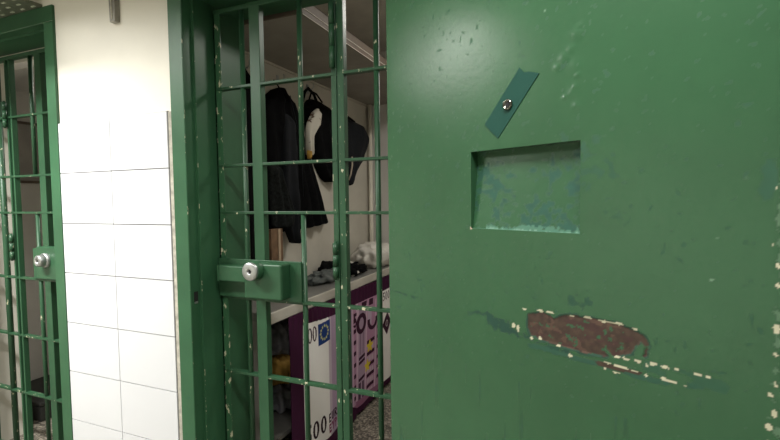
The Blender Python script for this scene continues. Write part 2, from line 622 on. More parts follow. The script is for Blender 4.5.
RUSTP = [(0.4967, 1.1418), (0.5343, 1.1535), (0.5599, 1.1435), (0.5813, 1.1565), (0.6387, 1.1606), (0.691, 1.1591), (0.7184, 1.1539), (0.736, 1.1451), (0.743, 1.1311), (0.7393, 1.1099), (0.7325, 1.1062), (0.7363, 1.1262), (0.7275, 1.1349), (0.71, 1.1067), (0.6791, 1.0939), (0.6626, 1.1146), (0.6694, 1.0913), (0.6662, 1.0905), (0.6113, 1.088), (0.5703, 1.09), (0.5346, 1.0911), (0.5054, 1.0957), (0.4967, 1.117)]
RUST2 = [(0.6463, 1.0762), (0.6597, 1.0799), (0.6919, 1.0788), (0.734, 1.0779), (0.7283, 1.0724), (0.6857, 1.069), (0.6498, 1.0703)]
TEALP = [(0.3254, 1.1144), (0.3991, 1.1257), (0.409, 1.1152), (0.4473, 1.1187), (0.4566, 1.1006), (0.5054, 1.0918), (0.5139, 1.0823), (0.5967, 1.0842), (0.5968, 1.072), (0.5508, 1.0725), (0.4924, 1.0889), (0.4284, 1.0863), (0.3889, 1.0944), (0.3839, 1.1144), (0.3309, 1.1102)]
CHIPS = [(0.4879, 1.1518, 0.0053, 0.0023), (0.5261, 1.155, 0.0115, 0.0023), (0.552, 1.1553, 0.0125, 0.0022), (0.5962, 1.1572, 0.0059, 0.0014), (0.6319, 1.1606, 0.0123, 0.0014), (0.6655, 1.1592, 0.0141, 0.0014), (0.691, 1.1598, 0.0061, 0.0014), (0.7184, 1.1558, 0.0035, 0.0019), (0.4612, 1.1096, 0.0054, 0.008), (0.4729, 1.1041, 0.0045, 0.0095), (0.5071, 1.0907, 0.0068, 0.0046), (0.5264, 1.0929, 0.0041, 0.0053), (0.5703, 1.0885, 0.0046, 0.0044), (0.5953, 1.0738, 0.0052, 0.0043), (0.6886, 1.0964, 0.0062, 0.0026), (0.704, 1.0966, 0.0085, 0.0026), (0.7232, 1.0979, 0.0071, 0.0032), (0.7497, 1.0995, 0.0077, 0.0044), (0.77, 1.0996, 0.0064, 0.0024), (0.7859, 1.1005, 0.0042, 0.0018), (0.8099, 1.1009, 0.004, 0.0035), (0.8309, 1.1001, 0.0057, 0.004), (0.8188, 1.1006, 0.0048, 0.0023), (0.6728, 1.0801, 0.0077, 0.002), (0.6887, 1.0792, 0.0075, 0.002), (0.7043, 1.079, 0.0084, 0.002), (0.7194, 1.0781, 0.0082, 0.0019), (0.687, 1.0654, 0.0063, 0.0027), (0.6651, 1.0671, 0.0033, 0.002), (0.7381, 1.0759, 0.0028, 0.0031), (0.7677, 1.0773, 0.0064, 0.0024), (0.7811, 1.0771, 0.0062, 0.0024), (0.7993, 1.075, 0.004, 0.0018), (0.7396, 1.0941, 0.0022, 0.0031)]
EDGE = [(0.9112, 1.4099, 6), (0.9138, 1.2931, 5), (0.9144, 1.2633, 3), (0.9159, 1.1974, 8), (0.9167, 1.1599, 4), (0.9177, 1.1146, 5), (0.912, 1.095, 4), (0.9187, 1.0691, 5), (0.912, 1.0463, 5), (0.911, 1.325, 2), (0.912, 1.02, 5)]
TBL = [((0.3746, 1.4229), 50), ((0.3791, 1.4578), 35), ((0.4168, 1.3671), 25), ((0.5229, 1.3749), 30), ((0.5016, 1.3554), 30), ((0.5368, 1.3562), 25), ((0.5465, 1.4492), 18), ((0.5887, 1.4172), 22), ((0.5977, 1.4642), 25), ((0.5765, 1.3572), 40), ((0.4977, 1.4613), 10), ((0.5468, 1.3813), 10), ((0.4291, 1.4552), 15), ((0.6012, 1.3992), 15)]
TBR = [((0.6288, 1.4919), 12), ((0.639, 1.4663), 18), ((0.6635, 1.4501), 16), ((0.624, 1.4524), 10), ((0.6779, 1.4253), 8), ((0.5815, 1.52), 8), ((0.6436, 1.5101), 8), ((0.6774, 1.4731), 5), ((0.625, 1.42), 8)]
DENT = [((0.6064, 1.719), 14), ((0.593, 1.6928), 10), ((0.578, 1.6764), 14), ((0.6017, 1.6577), 16), ((0.5637, 1.6644), 9), ((0.607, 1.6395), 8), ((0.5968, 1.6065), 12), ((0.6054, 1.5798), 10), ((0.5807, 1.5993), 6), ((0.6115, 1.7323), 8), ((0.602, 1.6155), 8)]


def blobs(x, z, L, k):
    m_ = np.zeros_like(x)
    for (cx, cz), r in L:
        rr = r * k
        m_ = np.maximum(m_, np.exp(-((x - cx) ** 2 + (z - cz) ** 2) / (rr * rr)))
    return m_


def door_paint(x, z, recess):
    col = np.zeros(x.shape + (4,))
    nf = vnoise(x * 90, z * 90, 3, 4)
    nf = np.clip((nf - .5) * 1.25 + .5, 0, 1)
    nm = vnoise(x * 30, z * 30, 5, 4)

    def put(mask, c, a=1.0, var=0.15, seed=9):
        k = 1 + var * (vnoise(x * 120, z * 120, seed, 2) - 0.5) * 2
        for i in range(3):
            col[..., i] = np.where(mask, c[i] * k, col[..., i])
        col[..., 3] = np.where(mask, a, col[..., 3])
    if recess:
        f = blobs(x, z, TBL, 0.0009)
        put(np.minimum(f, .6) * 0.75 + nf * 1.3 > 1.08, TEAL, 0.95)
        put((np.minimum(f, .6) * 0.75 + nf * 1.3 > 0.98) & (col[..., 3] == 0), TEAL, 0.4)
        low = np.clip((1.352 - z) / 0.03, 0, 1) * (0.4 + 0.6 * (x > 0.38))  # base of the plate: scratches with their highlights painted in as paler teal
        st = 0.5 * vnoise(x * 150, z * 60, 8, 3) + 0.5 * vnoise(x * 45, z * 70, 18, 3)
        put(low * 0.55 + st * 0.75 > 0.72, (0.08, 0.21, 0.155), 0.6)
        put(low * 0.5 + st * 0.75 > 0.85, (0.22, 0.38, 0.30), 0.7)
        return col
    # faint broad wear
    f = blobs(x, z, TBR, 0.0011)
    put(np.minimum(f, .6) * 0.7 + nf * 1.3 > 1.08, TEAL, 0.5)
    scuff = np.exp(-(((x - 0.47) / 0.13) ** 2 + ((z - 1.53) / 0.03) ** 2))
    put(scuff * 0.25 + nf > 1.0, TEAL, 0.35)
    top = np.exp(-(((x - 0.30) / 0.17) ** 2 + ((z - 1.76) / 0.13) ** 2))
    put(top * 0.22 + nf > 1.0, TEAL, 0.3)
    # latch scar
    jx, jz = (nf - 0.5) * 0.010, (vnoise(x * 90, z * 90, 31, 4) - 0.5) * 0.010
    put(in_poly(x + jx * 2, z + jz * 1.6, TEALP) & (nf > 0.36), sc(TEAL, 0.72), 0.95)
    d = line_dist(x + jx, z + jz * 0.8, [(0.5011, 1.073), (0.5968, 1.0725), (0.6531, 1.0733), (0.7513, 1.070), (0.824, 1.0811)])
    put((d < 0.0050) & (nm > 0.35), TEAL, 0.7)
    put((seg_dist(x + jx, z + jz * .4, (0.74, 1.094), (0.85, 1.090)) < 0.010) & (nm > .45), TEAL, 0.45)
    d = seg_dist(x, z + jz * 0.5, (0.029, 1.1258), (0.165, 1.1205))
    put((d < 0.0022) & (nf > 0.40), sc(TEAL, 0.7), 0.9)
    put((blobs(x, z, [((0.10, 1.124), 8), ((0.135, 1.118), 7), ((0.33, 1.114), 14), ((0.25, 1.12), 6), ((0.60, 1.19), 22), ((0.63, 1.187), 18), ((0.57, 1.192), 12)], 0.001) * 0.7 + nf * 0.8 > 1.0), sc(TEAL, 0.8), 0.7)
    rp = in_poly(x + jx * 0.5, z + jz * 0.6, RUSTP)
    r2 = in_poly(x + jx * 0.4, z + jz * 0.3, RUST2)
    put(in_poly(x + jx, z + jz, [(a + (a - 0.62) * 0.03, b_ + (b_ - 1.125) * 0.12) for a, b_ in RUSTP]), sc(TEAL, 0.7), 0.8)
    put(rp, RUST, 1.0, 0.45)
    put(rp & (vnoise(x * 45, z * 140, 12, 3) > 0.60), (0.052, 0.026, 0.022), 1.0)
    put(rp & (vnoise(x * 60, z * 60, 17, 3) > 0.68), (0.085, 0.048, 0.034), 1.0)
    put(rp & (nf > 0.74), sc(GREEN, 0.8), 0.8)
    put(r2, RUST, 1.0, 0.4)
    for (cx, cz, w_, h_) in CHIPS:
        q = ((x - cx) / (w_ * 0.85 + 0.0008)) ** 2 + ((z - cz) / (h_ * 0.6 + 0.0012)) ** 2
        put((q + (nf - 0.5) * 2.4 < 1.0), CREAM, 1.0, 0.12)
    # worn free edge
    ed = np.clip((x - 0.903) / 0.012, 0, 1) * (z < 1.5)
    put(ed * 0.40 + nf > 0.98, (0.12, 0.21, 0.13), 0.6)
    for cx, cz, r in EDGE:
        cx = 0.9155 if cx > 0.9125 else cx - 0.002
        rr = r * 0.00045 + 0.0009
        q = np.hypot((x - cx), (z - cz) * 0.7) + (nf - 0.5) * 0.006
        put(q < rr, CREAM, 1.0, 0.1)
    put(np.hypot(x - 0.902, (z - 1.415) * 0.45) + (nf - 0.5) * 0.02 < 0.010, TEAL, 0.5)
    # specks
    for cx, cz, r in [(0.834, 1.262, 3), (0.84, 1.33, 2.2), (0.536, 1.785, 3)]:
        put(np.hypot(x - cx, z - cz) < r * 0.001, (0.16, 0.27, 0.18), 0.8)
    # chipped corner of the hatch
    put(np.hypot(x - 0.339, z - 1.3255) + (nf - .5) * .003 < 0.0045, (0.5, 0.38, 0.30), 1.0)
    return col


relief = 0.0011 * blobs(GX, GZ, DENT, 0.00085) * (0.5 + vnoise(GX * 60, GZ * 60, 21, 2))
relief += 0.0011 * (vnoise(GX * 5, GZ * 5, 22, 2) - 0.5)
relief -= 0.0012 * in_poly(GX, GZ, RUSTP)
relief *= np.clip(np.minimum(GX - S0, S1 - GX) / 0.02, 0, 1)
dr = np.maximum(np.maximum(RS0 - GX, GX - RS1), np.maximum(RZ0 - GZ, GZ - RZ1))
relief *= np.clip(dr / 0.01, 0, 1)
nx, nz = len(sx), len(sz)
verts = np.stack([GX, -relief, GZ], -1).reshape(-1, 3)
cols = door_paint(GX, GZ, False).reshape(-1, 4)
ix0, ix1 = int(np.argmin(abs(sx - RS0))), int(np.argmin(abs(sx - RS1)))
iz0, iz1 = int(np.argmin(abs(sz - RZ0))), int(np.argmin(abs(sz - RZ1)))
faces, smooth = [], []
for j in range(nz - 1):
    for i in range(nx - 1):
        if ix0 <= i < ix1 and iz0 <= j < iz1:
            continue
        a = j * nx + i
        faces.append((a, a + 1, a + nx + 1, a + nx))
smooth = [True] * len(faces)
V = [tuple(p) for p in verts]
K = [tuple(c) for c in cols]


def addq(ps, c=(0, 0, 0, 0)):
    k = len(V)
    V.extend(ps)
    K.extend([c] * len(ps))
    faces.append(tuple(range(k, k + len(ps))))
    smooth.append(False)


e = (0, 0, 0, 0)
addq([(S0, 0, ZB), (S0, 0, ZT), (S0, TH, ZT), (S0, TH, ZB)])
addq([(S1, 0, ZB), (S1, TH, ZB), (S1, TH, ZT), (S1, 0, ZT)])
addq([(S0, 0, ZT), (S1, 0, ZT), (S1, TH, ZT), (S0, TH, ZT)])
addq([(S0, 0, ZB), (S0, TH, ZB), (S1, TH, ZB), (S1, 0, ZB)])
addq([(S0, TH, ZB), (S0, TH, ZT), (S1, TH, ZT), (S1, TH, ZB)])
me = bpy.data.meshes.new('door_leaf')
me.from_pydata(V, [], faces)
me.materials.append(M['door'])
me.polygons.foreach_set('use_smooth', smooth)
set_paint(me, K)
leaf = bpy.data.objects.new('door_leaf', me)
COL.objects.link(leaf)
leaf.parent = DR

# recessed food hatch: four reveals and a back plate
rx = np.linspace(RS0, RS1, 116)
rz = np.linspace(RZ0, RZ1, 80)
RX, RZ_ = np.meshgrid(rx, rz)
dep = RD - 0.020 * np.clip((RZ1 - RZ_) / (RZ1 - RZ0), 0, 1) ** 1.3 + 0.0012 * (vnoise(RX * 14, RZ_ * 14, 4, 2) - .5)
V = [tuple(p) for p in np.stack([RX, dep, RZ_], -1).reshape(-1, 3)]
K = [tuple(c) for c in door_paint(RX, RZ_, True).reshape(-1, 4)]
faces = grid_faces(len(rx), len(rz))
smooth = [True] * len(faces)
R2 = RD + 0.002
addq([(RS0, 0, RZ0), (RS0, 0, RZ1), (RS0, R2, RZ1), (RS0, R2, RZ0)])
addq([(RS1, 0, RZ0), (RS1, R2, RZ0), (RS1, R2, RZ1), (RS1, 0, RZ1)])
addq([(RS0, 0, RZ1), (RS1, 0, RZ1), (RS1, R2, RZ1), (RS0, R2, RZ1)])
addq([(RS0, 0, RZ0), (RS0, R2, RZ0), (RS1, R2, RZ0), (RS1, 0, RZ0)], (0.10, 0.26, 0.20, 0.6))  # bottom ledge: its lit look is painted in as lighter teal
me = bpy.data.meshes.new('food_hatch')
me.from_pydata(V, [], faces)
me.materials.append(M['door'])
me.polygons.foreach_set('use_smooth', smooth)
set_paint(me, K)
ho = bpy.data.objects.new('food_hatch', me)
COL.objects.link(ho)
ho.parent = DR
ho['label'] = 'recessed rectangular hatch with blotchy teal wear and highlights painted along its base'

# teal tape with peephole
M['tape'] = mat_plain('teal_tape', (0.012, 0.062, 0.046), 0.6, var=0.06, scale=14, spec=0.2)
tp = [(0.4762, 1.6824), (0.4880, 1.6690), (0.4990, 1.6690), (0.5242, 1.6602), (0.4201, 1.5353), (0.4060, 1.5480), (0.3826, 1.5716)]
b = MB()
n = len(tp)
vs = [(x, -0.0007, z) for x, z in tp] + [(x, -0.0016, z) for x, z in tp]
b.add(vs, [tuple(range(n)), tuple(range(n, 2 * n))[::-1]] + [(i, (i + 1) % n, n + (i + 1) % n, n + i) for i in range(n)])
tape = b.build('tape_strip', 'tape', DR)
tape['label'] = 'slanted strip of dark teal tape'
b = MB()
b.lathe((0.4470, -0.0016, 1.6072), (0, -1, 0), [(0, 0.0125), (0.002, 0.0125), (0.0055, 0.0105), (0.0055, 0.0095), (0.002, 0.0065)])
pe = b.build('peephole', 'chrome_dark', DR)
MB().lathe((0.4470, -0.0016, 1.6072), (0, -1, 0), [(0.0022, 0.0067), (0.0026, 0.003), (0.0026, 0)]).build('lens', 'dark', pe)
for z in (0.35, 1.85):
    MB().tube((0.014, 0.03, z), (0.014, 0.03, z + 0.12), 0.011).box(0.014, 0.06, 0.0455, 0.049, z, z + 0.12).build('hinge', 'green', DR)

# ------------------------------------------------------------------ corridor fittings
CT = thing('cable_trunking', 'short grey metal cable trunking on the cream plaster above the tiles', 'trunking', (-1.725, 0, 2.13))
b = MB()
b.add([(-.015, -.022, 0), (.015, -.022, 0), (.018, 0, 0), (-.018, 0, 0), (-.026, -.022, .47), (.026, -.022, .47), (.026, 0, .47), (-.026, 0, .47)],
      [(0, 1, 5, 4), (1, 2, 6, 5), (2, 3, 7, 6), (3, 0, 4, 7), (0, 3, 2, 1), (4, 5, 6, 7)])
b.build('channel', 'galv', CT, bevel=0.002)
MB().box(-.003, .003, -.025, -.0215, 0.01, .47).build('cover_seam', 'mortar', CT)
MB().lathe((0, -.022, .03), (0, -1, 0), [(0, .005), (.002, .005), (.003, 0)]).build('screw', 'steel', CT)

PN = thing('mesh_panel', 'dark grey-green perforated metal ceiling panel above the far cell door', 'panel', (-3.2, -0.29, 2.272))
b = MB()
b.box(-1.3, 1.005, -0.29, 0.288, 0.0, 0.014, 0)
row = 0
y = -0.28
while y < 0.285:
    x = -1.0 + (0.037 if row % 2 else 0)
    while x < 0.99:
        b.box(x - 0.011, x + 0.011, y - 0.004, y + 0.004, -0.003, 0.001, 1)
        x += 0.075
    y += 0.036
    row += 1
b.build('perforated_sheet', ['mesh_panel', 'mesh_slot'], PN)

for lx, ly, lz, le, sp_ in LAMPS:
    far = lx < -1
    LT = thing('ceiling_light', 'boxed fluorescent light on the corridor ceiling, ' + ('over the tiled pier' if far else 'behind the open steel door'), 'light', (lx, ly, lz))
    MB().box(-0.6, 0.6, -0.10, 0.10, 0.05, CE - lz).box(-0.6, 0.6, -0.10, -0.095, 0.0, 0.06).box(-0.6, 0.6, 0.095, 0.10, 0.0, 0.06).build('housing', 'pipe', LT)
    MB().tube((-0.56, -0.045, 0.03), (0.56, -0.045, 0.03), 0.013).build('tube', 'tube', LT)
    MB().tube((-0.56, 0.045, 0.03), (0.56, 0.045, 0.03), 0.013).build('tube', 'tube', LT)

for lx, ly, lz, le in CELL_FILLS:   # housings for the fill lights added to the cells
    LT = thing('cell_fill_light', 'unseen square fill light added on the ceiling of the ' + ('near' if lx > -1 else 'far') + ' cell', 'light', (lx, ly, lz))
    MB().box(-0.17, 0.17, -0.17, 0.17, 0.012, CE - lz).build('housing', 'pipe', LT)
    MB().box(-0.15, 0.15, -0.15, 0.15, 0.0, 0.012).build('diffuser', 'tube', LT)

# ------------------------------------------------------------------ inside the cell
XW = -1.60
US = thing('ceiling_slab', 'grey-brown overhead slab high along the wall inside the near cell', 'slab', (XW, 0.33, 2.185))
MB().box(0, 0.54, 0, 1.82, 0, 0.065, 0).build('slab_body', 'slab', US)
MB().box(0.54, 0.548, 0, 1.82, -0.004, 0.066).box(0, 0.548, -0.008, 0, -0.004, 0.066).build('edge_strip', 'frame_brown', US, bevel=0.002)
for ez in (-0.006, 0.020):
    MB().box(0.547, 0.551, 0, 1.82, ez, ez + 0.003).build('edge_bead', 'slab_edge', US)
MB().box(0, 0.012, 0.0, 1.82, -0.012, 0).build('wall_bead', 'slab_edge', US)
US2 = thing('ceiling_slab', 'pale overhead slab high inside the far cell at the left', 'slab', (-3.60, 0.33, 2.185))
MB().box(0, 0.9, 0, 1.82, 0, 0.05, 0).build('slab_body', 'cellwall_light', US2)

PC = MB().tube((-1.565, 2.115, 0.0), (-1.565, 2.115, 2.184), 0.017, 20).build('corner_pipe', 'pipe')
tag(PC, 'cream vertical pipe in the back corner of the near cell', 'pipe')

M['shelf'] = mat_plain('dark_shelf_board', (0.10, 0.095, 0.085), 0.6, var=0.2, scale=9)
BN = thing('wall_bench', 'grey metal topped bench with a beige front edge along the cell wall', 'bench', (XW, 0.33, 0))
MB().box(0, 0.335, 0, 1.82, 0.845, 0.885).build('bench_top', 'metalgrey', BN)
MB().box(0.335, 0.350, 0, 1.82, 0.838, 0.889).build('front_edge', 'beige', BN, bevel=0.003)
MB().box(0, 0.33, 0.0, 0.012, 0.0, 0.845).build('end_panel', 'board', BN)
MB().box(0, 0.33, 1.60, 1.62, 0.0, 0.845).build('end_panel', 'board', BN)
MB().box(0, 0.33, 0.0, 1.60, 0.262, 0.28).build('lower_shelf', 'shelf', BN)


# printed towel ------------------------------------------------------------
def glyph(ch, x, z, x0, z0, w_, h_, th):
    """mask of a glyph in a box whose lower left corner is x0,z0"""
    u, v_ = (x - x0) / w_, (z - z0) / h_
    tw, thh = th / w_, th / h_

    def ell(cx, cz, rx_, rz_):
        q = np.hypot((u - cx) / rx_, (v_ - cz) / rz_)
        q2 = np.hypot((u - cx) / (rx_ - tw), (v_ - cz) / (rz_ - thh * 0.75))
        return (q <= 1) & (q2 >= 1)

    def bar(a, b_, c, d):
        return (u >= a) & (u <= b_) & (v_ >= c) & (v_ <= d)
    if ch in '0O':
        return ell(.5, .5, .5, .5)
    if ch == '5':
        return bar(.05, .95, 1 - thh, 1) | bar(.05, .05 + tw, .5, 1) | (ell(.42, .31, .55, .31) & ~((u < .3) & (v_ > .18) & (v_ < .48)))
    if ch == 'E':
        return bar(0, tw, 0, 1) | bar(0, .9, 0, thh) | bar(0, .9, 1 - thh, 1) | bar(0, .8, .5 - thh / 2, .5 + thh / 2)
    if ch == 'U':
        return ((ell(.5, .4, .5, .4)) & (v_ < .4)) | bar(0, tw, .4, 1) | bar(1 - tw, 1, .4, 1)
    if ch in 'RP':
        m_ = bar(0, tw, 0, 1) | (ell(.4, .73, .55, .27) & (u > .2)) | bar(0, .4, 1 - thh, 1) | bar(0, .4, .46, .46 + thh)
        if ch == 'R':
            m_ |= (abs(u - (.35 + (.5 - v_) * 1.2)) < tw * .6) & (v_ < .5) & (v_ >= 0)
        return m_
    if ch == 'Y':
        return ((abs(abs(u - .5) - (v_ - .45) * .8) < tw * .6) & (v_ > .42) & (v_ <= 1)) | bar(.5 - tw / 2, .5 + tw / 2, 0, .48)
    if ch == 'W':   # omega
        return (ell(.5, .55, .5, .45) & (v_ > .18)) | bar(0, .4, 0, thh) | bar(.6, 1, 0, thh)
    return np.zeros(x.shape, bool)


def word(s, x, z, x0, z0, w_, h_, th, gap):
    m_ = np.zeros(x.shape, bool)
    for i, ch in enumerate(s):
        m_ |= glyph(ch, x, z, x0 + i * (w_ + gap), z0, w_, h_, th)
    return m_


def star(x, z, cx, cz, r):
    a = np.arctan2(x - cx, z - cz)
    d = np.hypot(x - cx, z - cz)
    k = np.abs(((a / (2 * math.pi) * 5 + 0.5) % 1) - 0.5) * 2
    return d < r * (1 - 0.58 * k)


def note(y, z):
    P_ = np.zeros(y.shape + (4,))
    P_[..., 3] = 1

    def put(mask, c):
        for i in range(3):
            P_[..., i] = np.where(mask, c[i], P_[..., i])
    DP, WH, LI, PK, DK = (0.050, 0.012, 0.036), (0.90, 0.87, 0.85), (0.42, 0.31, 0.43), (0.44, 0.24, 0.36), (0.050, 0.016, 0.035)
    put(np.ones(y.shape, bool), DP)
    zt = 0.775 - 0.03 * np.clip((y - .56) / .36, 0, 1)
    zb_ = 0.098 - 0.012 * np.clip((y - .7) / .2, 0, 1) + 0.055 * np.clip((y - .88) / .1, 0, 1) - 0.08 * np.clip((y - 1.05) / .15, 0, 1)
    inn = (y > 0.562) & (y < 1.96) & (z > zb_) & (z < zt)
    put(inn, WH)
    put(inn & (y > 0.80) & (y < 0.835), (0.55, 0.46, 0.54))
    put(inn & (y > 0.835) & (y < 1.11), LI)
    put(inn & (y > 1.11) & (y < 1.50), PK)
    put(inn & (y > 1.165) & (y < 1.19), (0.60, 0.42, 0.54))
    put(inn & (y > 1.20) & (y < 1.30) & (z < 0.70), (0.40, 0.28, 0.38))
    put(inn & (y > 1.33) & (y < 1.385) & (z < 0.68) & (z > .56), (0.50, 0.38, 0.50))
    # lilac guilloche
    put(inn & (y > 0.93) & (y < 1.09) & (z > 0.60) & (np.sin(y * 150 + 4 * np.sin(z * 60)) * np.sin(z * 130) > 0.45), (0.28, 0.26, 0.46))
    put(inn & star(y, z, 1.03, 0.63, 0.035), (0.55, 0.50, 0.55))
    # columns and window bands
    for p, q in ((1.112, 1.122), (1.19, 1.202), (1.305, 1.325), (1.435, 1.45)):
        put(inn & (y > p) & (y < q) & (z < 0.72), (0.60, 0.42, 0.54))

    def band(p, q, zr, h=0.012):
        put(inn & (y > p) & (y < q) & (abs(z - zr - (y - p) * 0.10) < h), DK)
    for zr in (0.640, 0.575, 0.505, 0.435, 0.362, 0.29, 0.22, 0.15):
        band(1.125, 1.163, zr, .013)
        band(1.47, 1.51, zr + .015)
    for zr in (0.445, 0.365, 0.285, 0.215, 0.14):
        band(1.33, 1.43, zr)
        put(inn & (y > 1.335) & (y < 1.425) & (z < zr - 0.016) & (z > zr - 0.052) & (np.sin(y * 300) > -0.5), (0.58, 0.46, 0.53))
    band(1.21, 1.30, 0.375, .010)
    band(1.21, 1.30, 0.345, .010)
    band(1.21, 1.30, 0.235, .010)
    for p in (1.225, 1.27):
        put(inn & (abs(y - p) < .006) & (z < .54) & (z > .40), (0.22, 0.13, 0.20))
        put(inn & (abs(y - p) < .014) & (z < .215), (0.10, 0.05, 0.09))
    put(inn & (y > 1.11) & (y < 1.52) & (z < 0.085 + 0.02), (0.30, 0.13, 0.22))
    # big dark numeral
    put(inn & glyph('0', y, z, 1.168, 0.535, 0.145, 0.135, 0.040), DK)
    put(inn & glyph('0', y, z, 1.330, 0.520, 0.145, 0.135, 0.034) & (z < .60), DK)
    put(inn & glyph('5', y, z, 1.125, 0.60, 0.05, 0.09, 0.02), DK)
    put(inn & (abs(y - 1.277) < .035) & (abs(z - .72) < .016), DK)
    put(inn & (abs(y - 1.375) < .028) & (abs(z - .715) < .022), DK)
    # right white strip with small numeral and dark diamond
    put(inn & (y > 1.53), WH)
    put(inn & (y > 1.50) & (y < 1.535) & (z > .42), DK)
    put(inn & word('500', y, z, 1.585, 0.668, 0.036, 0.062, 0.010, 0.010), DK)
    put(inn & (abs(y - 1.67) / 0.085 + abs(z - 0.49) / 0.085 < 1), DK)
    put(inn & glyph('0', y, z, 1.645, 0.465, 0.045, 0.05, 0.010), (0.5, 0.42, 0.45))
    # stars
    for p, q in ((1.368, 0.415), (1.339, 0.289)):
        put(inn & star(y, z, p, q, 0.046), (0.72, 0.55, 0.05))
    put(inn & star(y, z, 0.97, 0.235, 0.065), (0.36, 0.06, 0.18))
    # left writing
    put(inn & word('500', y, z, 0.564, 0.662, 0.036, 0.080, 0.0105, 0.004), DK)
    put(inn & word('500', y, z, 0.572, 0.142 , 0.052, 0.095, 0.017, 0.012), (0.03, 0.012, 0.022))
    put(inn & word('EURO', y, z, 0.783, 0.168, 0.030, 0.050, 0.0105, 0.008), (0.03, 0.012, 0.022))
    put(inn & word('EYPW', y, z, 0.783, 0.112, 0.030, 0.048, 0.0105, 0.008), (0.20, 0.03, 0.09))
    # flag
    fl = (y > 0.692) & (y < 0.818) & (z > 0.628) & (z < 0.742)
    put(fl, (0.022, 0.055, 0.21))
    for k in range(12):
        a = 2 * math.pi * k / 12
        put(fl & star(y, z, 0.755 + 0.040 * math.sin(a), 0.685 + 0.036 * math.cos(a), 0.0095), (0.62, 0.62, 0.25))
    return P_


ny, nz2 = 620, 330
ty = np.linspace(0.455, 2.08, ny)
tzv = np.linspace(0.02, 0.84, nz2)
TY, TZ = np.meshgrid(ty, tzv)
PC_ = note(TY, TZ)


def towel_x(y, z):
    hang = np.clip((0.84 - z) / 0.8, 0, 1)
    f = 0.004 * np.sin(y * 26 + 1.5 * np.sin(z * 3)) * (0.3 + hang) + 0.006 * np.sin(y * 9 + 1)
    pleat = 0.0035 * np.sin(y * 150) * np.clip((z - 0.70) / 0.1, 0, 1)
    step = 0.026 * (1 / (1 + np.exp((y - 1.165) * 160)) - 1) * hang
    return -1.236 + f + pleat + step


# bottom edge is lifted towards the near part
lift = 0.045 * (TY < 1.0)
TX = towel_x(TY, TZ)
front = np.stack([TX, TY, TZ], -1).reshape(-1, 3)
back = front - np.array([0.0035, 0, 0])
N = len(front)
V = np.concatenate([front, back])
faces = grid_faces(ny, nz2) + grid_faces(ny, nz2, N, True)
for i in range(ny - 1):
    faces.append((i, N + i, N + i + 1, i + 1))
    a = (nz2 - 1) * ny + i
    faces.append((a, a + 1, N + a + 1, N + a))
for j in range(nz2 - 1):
    a = j * ny
    faces.append((a, a + ny, N + a + ny, N + a))
    a = j * ny + ny - 1
    faces.append((a, N + a, N + a + ny, a + ny))
me = bpy.data.meshes.new('banknote_towel')
me.from_pydata([tuple(p) for p in V], [], faces)
me.materials.append(M['towel'])
me.polygons.foreach_set('use_smooth', [True] * len(me.polygons))
pc = PC_.reshape(-1, 4)
set_paint(me, np.concatenate([pc, pc]))
o = bpy.data.objects.new('banknote_towel', me)
COL.objects.link(o)
tag(o, 'purple towel printed as a 500 euro banknote hanging from the bench edge', 'towel')


# hanging clothes -----------------------------------------------------------
def garment(rows, x_back, thick, folds=6, seed=1, nu=64, sub=8, amp=0.012, hem=0.0, tilt=0.0):
    """closed cloth body hanging against the wall; rows = (z, y_left, y_right) from top to bottom"""
    zs, ya, yb = [np.array(c) for c in zip(*rows)]
    L = (len(rows) - 1) * sub + 1
    tt = np.linspace(0, len(rows) - 1, L)
    k = np.arange(len(rows))
    z = np.interp(tt, k, zs)
    a = np.interp(tt, k, ya)
    b_ = np.interp(tt, k, yb)
    # soften corners of the outline
    for _ in range(3):
        a[1:-1] = (a[:-2] + 2 * a[1:-1] + a[2:]) / 4
        b_[1:-1] = (b_[:-2] + 2 * b_[1:-1] + b_[2:]) / 4
    u = np.linspace(0, 1, nu)
    U, Zg = np.meshgrid(u, z)
    A, B = a[:, None], b_[:, None]
    Yg = A + (B - A) * U
    prof = np.sin(np.pi * np.clip(U, 0.0, 1)) ** 0.45
    h = (z[0] - z[:, None]) / (z[0] - z[-1])
    ends = np.clip(h * 9, 0.25, 1)
    fold = amp * np.sin(U * folds * 2 * np.pi + seed + 2.2 * vnoise(U * 2, Zg * 2.5, seed, 2)) * (0.3 + h)
    nzz = 0.02 * (vnoise(Yg * 14, Zg * 9, seed + 5, 3) - 0.5)
    Xg = x_back + 0.004 + np.maximum(prof * ends * (thick + fold + nzz), 0.004 * prof)
    Zg = Zg + hem * h ** 6 * (U - 0.5) + 0.008 * h ** 8 * np.sin(U * folds * 6.28 + seed)
    F_ = np.stack([Xg, Yg, Zg], -1).reshape(-1, 3)
    Bk = np.stack([np.full_like(Xg, x_back), Yg, Zg], -1).reshape(-1, 3)
    n_ = len(F_)
    b = MB()
    fs = grid_faces(nu, L) + grid_faces(nu, L, n_, True)
    for i in range(nu - 1):
        fs.append((i, n_ + i, n_ + i + 1, i + 1))
        q = (L - 1) * nu + i
        fs.append((q, q + 1, n_ + q + 1, n_ + q))
    for j in range(L - 1):
        q = j * nu
        fs.append((q, q + nu, n_ + q + nu, n_ + q))
        q += nu - 1
        fs.append((q, n_ + q, n_ + q + nu, q + nu))
    b.add([tuple(p) for p in np.concatenate([F_, Bk])], fs, 0, True)
    return b


